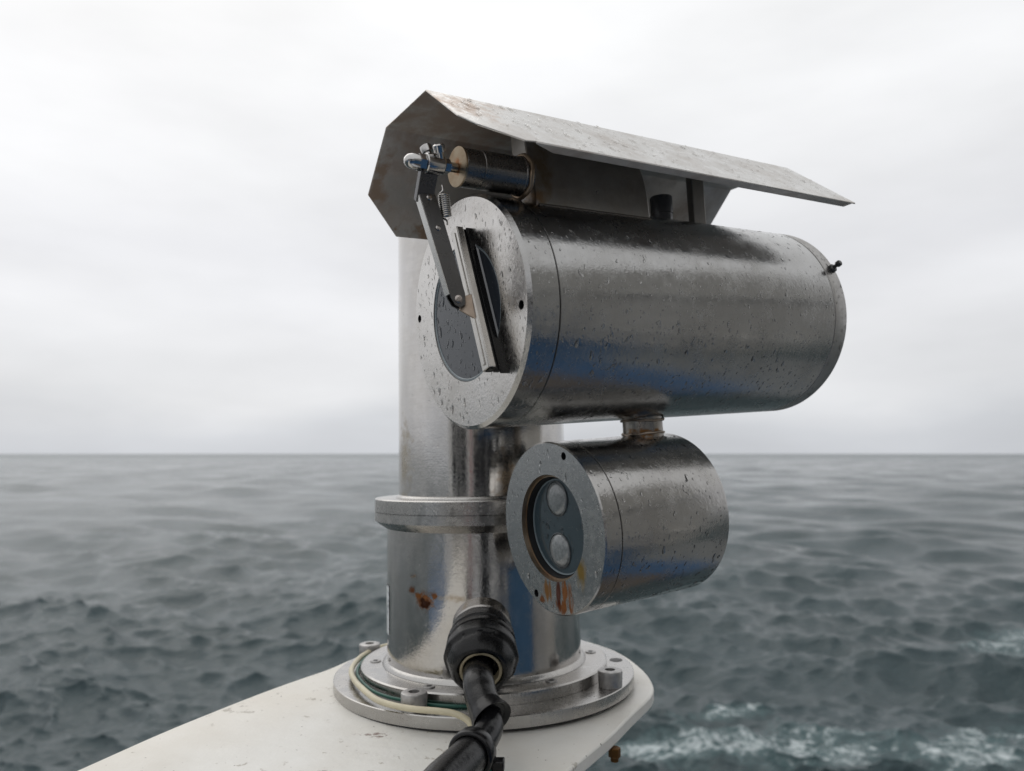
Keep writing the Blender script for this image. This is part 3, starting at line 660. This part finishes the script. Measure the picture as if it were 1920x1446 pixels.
    sm_in = steel('sunshield_inner_steel', (.60, .575, .54), .46, .14, (.30, .22, .17), 1.0, metal=.3, brush=(25, 25, 25), bstr=.04, dew=.3, sscale=20,
               rust=[dict(a=((.01, .02, .182), (.09, .13, .028), .9, 55), c=(.40, .31, .25), k=.6), dict(a=((.075, -.03, .160), (.05, .045, .04), .9, 90), c=(.33, .21, .14), k=.6), dict(a=((-.123, .03, .11), (.02, .04, .012), 1.0, 90), c=(.28, .18, .11), k=.55), dict(a=((-.085, -.042, .145), (.04, .012, .05), 1.0, 70), c=(.32, .22, .15), k=.5), dict(a=((-.1, .05, .13), (.06, .12, .06), 1.1, 40), c=(.34, .33, .31), k=.35)])
    sh = link('sunshield', me, sm, t); me.materials.append(sm_in)
    so_ = sh.modifiers.new('thickness', 'SOLIDIFY'); so_.thickness = .0016; so_.offset = -1; so_.material_offset = 1
    bev(sh, .0009, 2, 20)
    # folded-in lip along the near eave
    lv = []
    for s in (.004, .028, s3-.004): lv += [(wne-.0010, s, hne+dh(s)+.0002), (wne-(.0018 if s < .01 else .0125), s, hne+dh(s)-.0005)]
    lip = link('lip', mesh('lip', lv, [(0, 1, 3, 2), (2, 3, 5, 4)], False), sm_in, sh); k = lip.modifiers.new('thickness', 'SOLIDIFY'); k.thickness = .0012; k.offset = 0
    for s_, w_ in ((-.018, .050), (-.01, -.02)):
        pass
    # ---- wiper motor
    mc = (.056, 0, .1150)
    wm = steel('motor_steel', (.20, .19, .18), .28, .08, (.10, .09, .08), .5, brush=(20, 400, 20), bstr=.02, dew=.02, sscale=13)
    mo = part('wiper_motor', lathe([(-.0290, .0160), (-.0282, .0166), (-.0120, .0166), (-.0116, .0162), (-.0112, .0162), (-.0108, .0168), (.030, .0168), (.0305, .0176), (.0380, .0180)], 'Y', 72, mc), wm, t)
    part('washer', lathe([(-.0306, .0050), (-.0306, .0170), (-.0294, .0174), (-.0290, .0170)], 'Y', 64, mc), steel('stained_washer_steel', (.27, .215, .145), .34, .1, (.18, .10, .04), 1.2, bstr=.02, dew=.05, sscale=60, rust=[dict(a=((.056, -.03, .115), (.008, .02, .008), .5, 200), c=(.24, .10, .03), k=.9)]), mo)
    part('weld', tube([(mc[0]+.0184*math.cos(a), .0345+.0005*math.sin(6*a), mc[2]+.0184*math.sin(a)) for a in np.linspace(0, 2*PI, 36)], .0021, 10, 2), steel('motor_weld_steel', (.36, .27, .19), .45, .1, dew=.5), mo)
    # ---- wiper shaft, clamp block, arm
    sc = (.056, 0, .1140)
    cs = steel('wiper_steel', (.50, .49, .48), .18, .1, (.30, .19, .13), .8, bstr=.02, dew=.02, sscale=13, brush=(60, 60, 60))
    ds = steel('wiper_shaded_steel', (.13, .13, .132), .3, .1, (.15, .13, .11), .5, bstr=.02, dew=.02, sscale=13, brush=(60, 60, 60))  # the arm flank's dark reflection is put into this steel's colour
    wa = part('wiper_arm', bar((.0, 0, 0), (0, 0, 1), (1, 0, 0), (0, 1, 0), .001, .001), ds, t)   # replaced below
    hub = join(lathe([(-.0310, .0042), (-.0400, .0042)], 'Y', 24, sc), lathe([(-.0385, .0062), (-.0440, .0062)], 'Y', 6, sc), lathe([(-.0445, .0078), (-.0455, .0084), (-.0600, .0084), (-.0608, .0078)], 'Y', 36, sc),
               lathe([(-.0610, .0072), (-.0670, .0072)], 'Y', 6, sc), lathe([(-.0670, .0066), (-.0730, .0064), (-.0765, .0052), (-.0785, .0030), (-.0792, .0008)], 'Y', 32, sc))
    # upper link: slants from the hub to the elbow, then the long arm down to the blade
    H = Vector((.0535, -.0560, .1105)); E = Vector((.0375, -.0535, .0935)); B = Vector((.0447, -.0320, .0020))
    ax = (B-E).normalized(); sd_ = Vector((1, 0, 0)); sd_ = (sd_-ax*sd_.dot(ax)).normalized(); dp = ax.cross(sd_).normalized()
    if dp.y < 0: dp = -dp
    def sidepoly(pts, x0, x1):      # polygon in the (depth,height) plane, sheared along the arm
        n = len(pts); V_ = []
        for x in (x0, x1):
            for (d_, h_) in pts:
                q = E+ax*h_+dp*d_; V_.append(tuple(q+sd_*x))
        return V_, [tuple(range(n)), tuple(range(n, 2*n))]+[(i, (i+1) % n, n+(i+1) % n, n+i) for i in range(n)]
    Larm = (B-E).length
    side = [(-.0065, .000), (.0080, -.006), (.0088, .02), (.0080, Larm-.004), (.0055, Larm+.0050), (.0000, Larm+.0068), (-.0045, Larm+.003), (-.0065, Larm-.004)]
    arm_long = join(sidepoly(side, .0026, .0040), sidepoly(side, -.0040, -.0026), sidepoly([(-.0067, -.0005), (-.0052, -.0005), (-.0052, Larm-.006), (-.0067, Larm-.006)], -.00395, .00395))
    dirL = (H-E).normalized()
    up_s = Vector((0, 1, 0)); nx = dirL.cross(up_s).normalized()
    arm_up = join(bar(H+dirL*.004, E-dirL*.006, nx, up_s, .0030, .0080))
    V_, F_ = join(arm_long, arm_up)
    wa.data = mesh('wiper_arm', V_, F_, True, 30); wa.data.materials.append(ds); bev(wa, .0004, 2)
    part('lit_front_strip', sidepoly([(-.0074, .0005), (-.00675, .0005), (-.00675, Larm-.0065), (-.0074, Larm-.0065)], -.0040, .0040), steel('lit_strip_steel', (.68, .67, .65), .25, .1, (.5, .45, .4), .3, brush=(40, 40, 40), bstr=.02, dew=.02, sscale=13), wa)  # pale strip paints the bright reflection on the arm's front face
    part('hub', hub, cs, wa)
    # clamp screws on the hub
    c1 = Vector((.0500, -.0530, .1225)); c2 = Vector((.0625, -.0495, .1210))
    for c_, d_, hh in ((c1, Vector((-.25, -.25, 1)), .0085), (c2, Vector((.35, -.35, 1)), .0060)):
        s_ = part('clamp_screw', join(lathe_dir([(-.006, .0030), (hh-.004, .0030)], c_, d_, 20), lathe_dir([(hh-.0045, .0048), (hh-.0010, .0052), (hh+.0012, .0050), (hh+.0022, .0036), (hh+.0020, .0022)], c_, d_, 28)), cs, wa)
    # rivets on the visible flank
    for h_, d_, rr in ((.004, .0015, .0026), (.0310, .0012, .0024), (Larm-.0005, .0000, .0036)):
        q = E+ax*h_+dp*d_+sd_*.0040
        part('rivet', join(lathe_dir([(0, rr), (.0005, rr), (.0008, rr*.8)], q, sd_, 24), lathe_dir([(.0008, rr*.55), (.0012, rr*.5)], q, sd_, 6)), cs, wa)
    # spring
    A0 = Vector((.0400, -.0370, .1015)); A1 = Vector((.0390, -.0340, .0700)); dv = (A1-A0); Ls = dv.length; dv.normalize(); ux = dv.orthogonal().normalized(); uy = dv.cross(ux)
    sp = []; turns = 11; hook = .006
    for k in range(turns*10+1):
        a = 2*PI*k/10; q = A0+dv*(hook+(Ls-2*hook)*k/(turns*10)); sp.append(q+(ux*math.cos(a)+uy*math.sin(a))*.0043)
    sp = [A0+dv*-.002, A0+dv*.003]+sp+[A1-dv*.003, A1+dv*.001]
    part('spring', tube(sp, .00095, 6, 2), steel('spring_steel', (.55, .53, .50), .25, .1, bstr=.02, dew=.02), wa, ang=60)
    # pivot yoke
    yk = [(.0375, -.0245, .0085), (.0400, -.0245, -.0050), (.0480, -.0190, -.0135), (.0440, -.0190, .0050)]
    yc = steel('yoke_steel', (.42, .36, .30), .4, .1, (.24, .14, .08), .9, dew=.3, sscale=13)
    V_ = [(.0405, -.0290, .0055), (.0425, -.0290, -.0060), (.0500, -.0186, -.0145), (.0455, -.0186, .0080)]
    V2 = V_+[(x+.0022, y, z_) for x, y, z_ in V_]
    part('yoke', (V2, [(0, 1, 2, 3), (4, 5, 6, 7), (0, 1, 5, 4), (1, 2, 6, 5), (2, 3, 7, 6), (3, 0, 4, 7)]), yc, wa, bevel=.0004)
    # blade: channel, then rubber reaching back to the glass
    T = Vector((.0216, 0, .0706)); Bb = Vector((.0642, 0, -.0587)); bd = (Bb-T).normalized(); bs = Vector((0, 1, 0)).cross(bd); bs = bs if bs.x > 0 else -bs
    def bb(x0, x1, y0, y1, a0=0, a1=0):
        return bar(T+bd*a0+bs*((x0+x1)/2)+Vector((0, (y0+y1)/2, 0)), Bb+bd*a1+bs*((x0+x1)/2)+Vector((0, (y0+y1)/2, 0)), bs, (0, 1, 0), (x1-x0)/2, (y1-y0)/2)
    bl = part('wiper_blade', join(bb(-.0056, .0056, -.0188, -.0172), bb(-.0060, -.0044, -.0180, -.0118), bb(.0044, .0060, -.0180, -.0118), bb(-.0018, .0018, -.0198, -.0186, .004, -.004)), steel('blade_steel', (.56, .545, .52), .28, .12, (.48, .42, .35), .4, brush=(40, 40, 40), bstr=.02, dew=.02, sscale=13), t, bevel=.0005)
    part('rubber', join(bb(-.0040, .0040, -.0170, -.0105, -.0015, .001), bb(-.0022, .0022, -.0107, -.0050, -.0005, .002), bb(-.0036, .0036, -.0075, -.0055, -.0005, .0015), bb(-.0007, .0007, -.0052, .0004, -.0035, .0035)), M_rubber, bl, bevel=.0003)
    # ---- rain
    rnd = random.Random(11)
    up = math.radians
    def dens(y, a): return .25+.75*(1 if (a < up(8) and a > up(-55)) else .3)
    sp = cyl_drops(rnd, 1350, RH, .034, .400, up(-75), up(70), big=.018, dens=dens)
    sp += cyl_drops(rnd, 160, RH+.0002, .005, .029, up(-60), up(55), big=.01)
    sp += cyl_drops(rnd, 90, RH, .405, .423, up(-60), up(50), big=.01)
    # a few large runs
    for y, a, r in ((.052, -22, .0030), (.070, -28, .0032), (.085, -23, .0022), (.088, -18, .0018), (.076, -37, .0026), (.1, -33, .0022), (.15, -31, .0022), (.060, 32, .0026), (.055, 10, .0024), (.125, 33, .0018), (.28, -30, .0024), (.33, -33, .0024), (.31, -26, .0018)):
        n_ = (math.cos(up(a)), 0, math.sin(up(a))); sp.append(((RH*n_[0], y, RH*n_[2]), n_, (0, .2, -1), r, 1.5))
    add_drops(t, sp, rnd=rnd)
    def avoid(x, z_):
        k = (Vector((x, 0, z_))-T).dot(bs); return abs(k) < .007
    sp = disc_drops(rnd, 420, 0.0, wr+.002, RH-.005, big=.035, avoid=avoid)
    for x, z_, r in ((-.035, -.088, .0034), (-.060, -.069, .0030), (-.01, -.083, .0028), (-.070, -.052, .0026), (-.078, .032, .0018), (-.055, -.08, .0024), (.012, .095, .0022), (-.088, -.012, .002), (.05, -.084, .002)):
        sp.append(((x, 0, z_), (0, -1, 0), (0, 0, -1), r, 1.7))
    add_drops(t, sp, rnd=rnd)
    sp = disc_drops(rnd, 260, .0018, 0, wr-.004, big=.05, avoid=avoid)
    for x, z_, r in ((-.045, .018, .0032), (-.054, -.010, .0036), (-.03, -.025, .0024), (-.038, .034, .0026), (-.012, -.02, .0022)):
        sp.append(((x, .0018, z_), (0, -1, 0), (0, 0, -1), r, 1.9))
    add_drops(t, sp, rnd=rnd)
    # drops on the sloping panel
    e0 = Vector((w1, 0, h)); e1 = Vector((wne, 0, hne)); dn = (e1-e0).normalized(); nn = Vector((-dn.z, 0, dn.x)); nn = nn if nn.z > 0 else -nn
    sp = []
    for _ in range(420):
        k = rnd.uniform(.03, .96); s_ = rnd.uniform(-.04, .424)
        if s_ < -.006 and k > .62-(s_+.05)*-1 and k > .62: continue
        q = e0.lerp(e1, k)+Vector((0, s_, dh(s_)))+nn*.0008
        sp.append((q, nn, dn, dsize(rnd, big=.03), rnd.choice((1, 1.3, 1.6, 3.0))))
    for k, s_, r in ((.25, -.02, .0026), (.5, .015, .002), (.6, .06, .002), (.35, .09, .0022), (.55, .13, .002), (.3, .16, .0024), (.75, .10, .0018), (.94, .075, .0016)):
        q = e0.lerp(e1, k)+Vector((0, s_, dh(s_)))+nn*.0008; sp.append((q, nn, dn+Vector((0, .3, 0)), r, 2.6))
    add_drops(t, sp, rnd=rnd)
    return t
cam_thing = housing()

# ------------------------------------------------------------------ lamp below the barrel
def lamp():
    ls, lz, lr, ll = .0822, -.2080, .08335, .1595
    M = MH @ Matrix.Translation((0, ls, lz))
    t = thing('infrared_lamp', 'small stainless steel lamp barrel with two round emitters hanging under the large camera', 'lamp', M)
    bm_ = steel('lamp_steel', (.42, .412, .40), .195, .13, (.28, .265, .245), .85, brush=(12, 700, 12), bstr=.15, dew=.2, sscale=13)
    fm = steel('lamp_face_steel', (.43, .435, .435), .22, .12, (.38, .37, .35), .4, brush=(50, 50, 50), bstr=.05, dew=.22, sscale=24,
               rust=[dict(a=((.006, 0, -.0635), (.0050, .05, .0165), .55, 150), c=(.085, .016, .003), k=1, ms=(1, 1, .18)),
                     dict(a=((.019, 0, -.0590), (.0085, .05, .0150), .95, 170), c=(.25, .085, .013), k=.95, ms=(1, 1, .2)),
                     dict(a=((-.012, 0, -.0600), (.0085, .05, .0110), .95, 170), c=(.26, .12, .03), k=.8, ms=(1, 1, .2)),
                     dict(a=((.012, 0, -.0740), (.014, .05, .0070), 1.0, 190), c=(.20, .065, .011), k=.9, ms=(1, 1, .3)),
                     dict(a=((-.022, 0, -.0720), (.0055, .05, .0050), .8, 200), c=(.20, .07, .015), k=.85),
                     dict(a=((.0440, 0, -.0365), (.0085, .05, .0190), .55, 120), c=(.25, .16, .03), k=.8, ms=(1, 1, .3))])
    ch, wr = .0012, .0515; s1 = .0190; g = .0004
    holes = [(.075*math.cos(a), .075*math.sin(a)) for a in (R_(68), R_(-115.5))]
    part('barrel', lathe([(s1+g, lr-.0010), (s1+g+.0005, lr), (ll-.0045, lr), (ll-.0018, lr-.0008), (ll, lr-.0040)], 'Y', 224), bm_, t)
    bz = part('bezel', lathe([(s1-g, lr-.0010), (s1-g-.0005, lr+.0001), (ch, lr+.0001), (0, lr-ch)], 'Y', 224, cap0=False, cap1=False), bm_, t)
    part('seam', lathe([(s1-.001, lr-.0009), (s1+.001, lr-.0009)], 'Y', 96), M_dark, t)
    part('face_ring', holes_disc(lr-ch, wr, 0, holes, .0038, 160), fm, bz, ang=20)
    for hx, hz in holes: part('screw_hole', lathe([(0, .0038), (.006, .0038)], 'Y', 24, (hx, 0, hz), cap0=False), M_dark, bz)
    rim = steel('lamp_rim_steel', (.30, .24, .18), .4, .1, (.15, .07, .03), .9, dew=.4, sscale=40)
    part('window_rim', lathe([(0, wr), (.0045, wr-.0008), (.0046, wr-.0025)], 'Y', 160, cap0=False, cap1=False), rim, bz)
    part('inner_wall', lathe([(.0046, wr-.0030), (.0125, wr-.0038)], 'Y', 128, cap0=False, cap1=False), M_dark, bz)
    gm = NT('lamp_glass'); b = gm.b; b.inputs['Base Color'].default_value = (.040, .060, .072, 1); b.inputs['IOR'].default_value = 1.55; b.inputs['Roughness'].default_value = .06
    gm.l(gm.bump(gm.noise(30, 2, .5), .2, .001), b.inputs['Normal'])
    gl = part('window', lathe([(.0120, .002), (.0120, wr-.0040)], 'Y', 128, cap1=False), gm.m, t)
    part('gasket_or_shade_ring', lathe([(.0119, wr-.0046), (.0108, wr-.0050), (.0110, wr-.0060), (.0119, wr-.0062)], 'Y', 128, cap0=False, cap1=False), plain('lamp_gasket', (.16, .20, .22), .35, bump=0), gl)
    em = NT('frosted_emitter'); n_ = em.noise(260, 4, .7); em.l(em.mix(em.mr(n_, .35, .65, 0, 1), (.11, .125, .13), (.22, .235, .24)), em.b.inputs['Base Color']); em.b.inputs['Roughness'].default_value = .35; em.b.inputs['Coat Weight'].default_value = 1; em.b.inputs['Coat Roughness'].default_value = .03
    em.l(em.bump(n_, .5, .0008), em.b.inputs['Normal'])
    rim_c = plain('emitter_ring_plastic', (.07, .08, .085), .2, bump=0)
    for z_ in (.0268, -.0238):
        e_ = part('emitter', lathe([(.0119, .0163), (.0110, .0160), (.0098, .0145), (.0086, .0110), (.0079, .0060), (.0077, .0010)], 'Y', 64, (-.0032, 0, z_)), em.m, t)
        part('emitter_ring', lathe([(.0119, .0176), (.0108, .0174), (.0106, .0168), (.0112, .0164), (.0119, .0164)], 'Y', 64, (-.0032, 0, z_), cap0=False, cap1=False), rim_c, e_)
    rnd = random.Random(21); up = math.radians
    sp = cyl_drops(rnd, 600, lr, .0205, .152, up(-75), up(75), big=.016)
    sp += cyl_drops(rnd, 60, lr+.0001, .003, .018, up(-60), up(55), big=.01)
    add_drops(t, sp, rnd=rnd)
    sp = disc_drops(rnd, 190, 0, wr+.002, lr-.003, big=.02)
    for x, z_, r in ((-.045, -.052, .0030), (-.012, .062, .0026), (-.034, .066, .0018), (.052, .03, .0016), (-.065, .01, .0016)): sp.append(((x, 0, z_), (0, -1, 0), (0, 0, -1), r, 1.2))
    add_drops(t, sp, rnd=rnd)
    sp = disc_drops(rnd, 90, .0119, 0, wr-.007, big=.06)
    for x, z_, r in ((-.022, -.001, .0028), (.036, .004, .0034), (.041, .001, .0024), (-.024, -.012, .0022), (.002, -.003, .002)): sp.append(((x, .0119, z_), (0, -1, 0), (0, 0, -1), r, 1.4))
    add_drops(t, sp, rnd=rnd)
lamp()
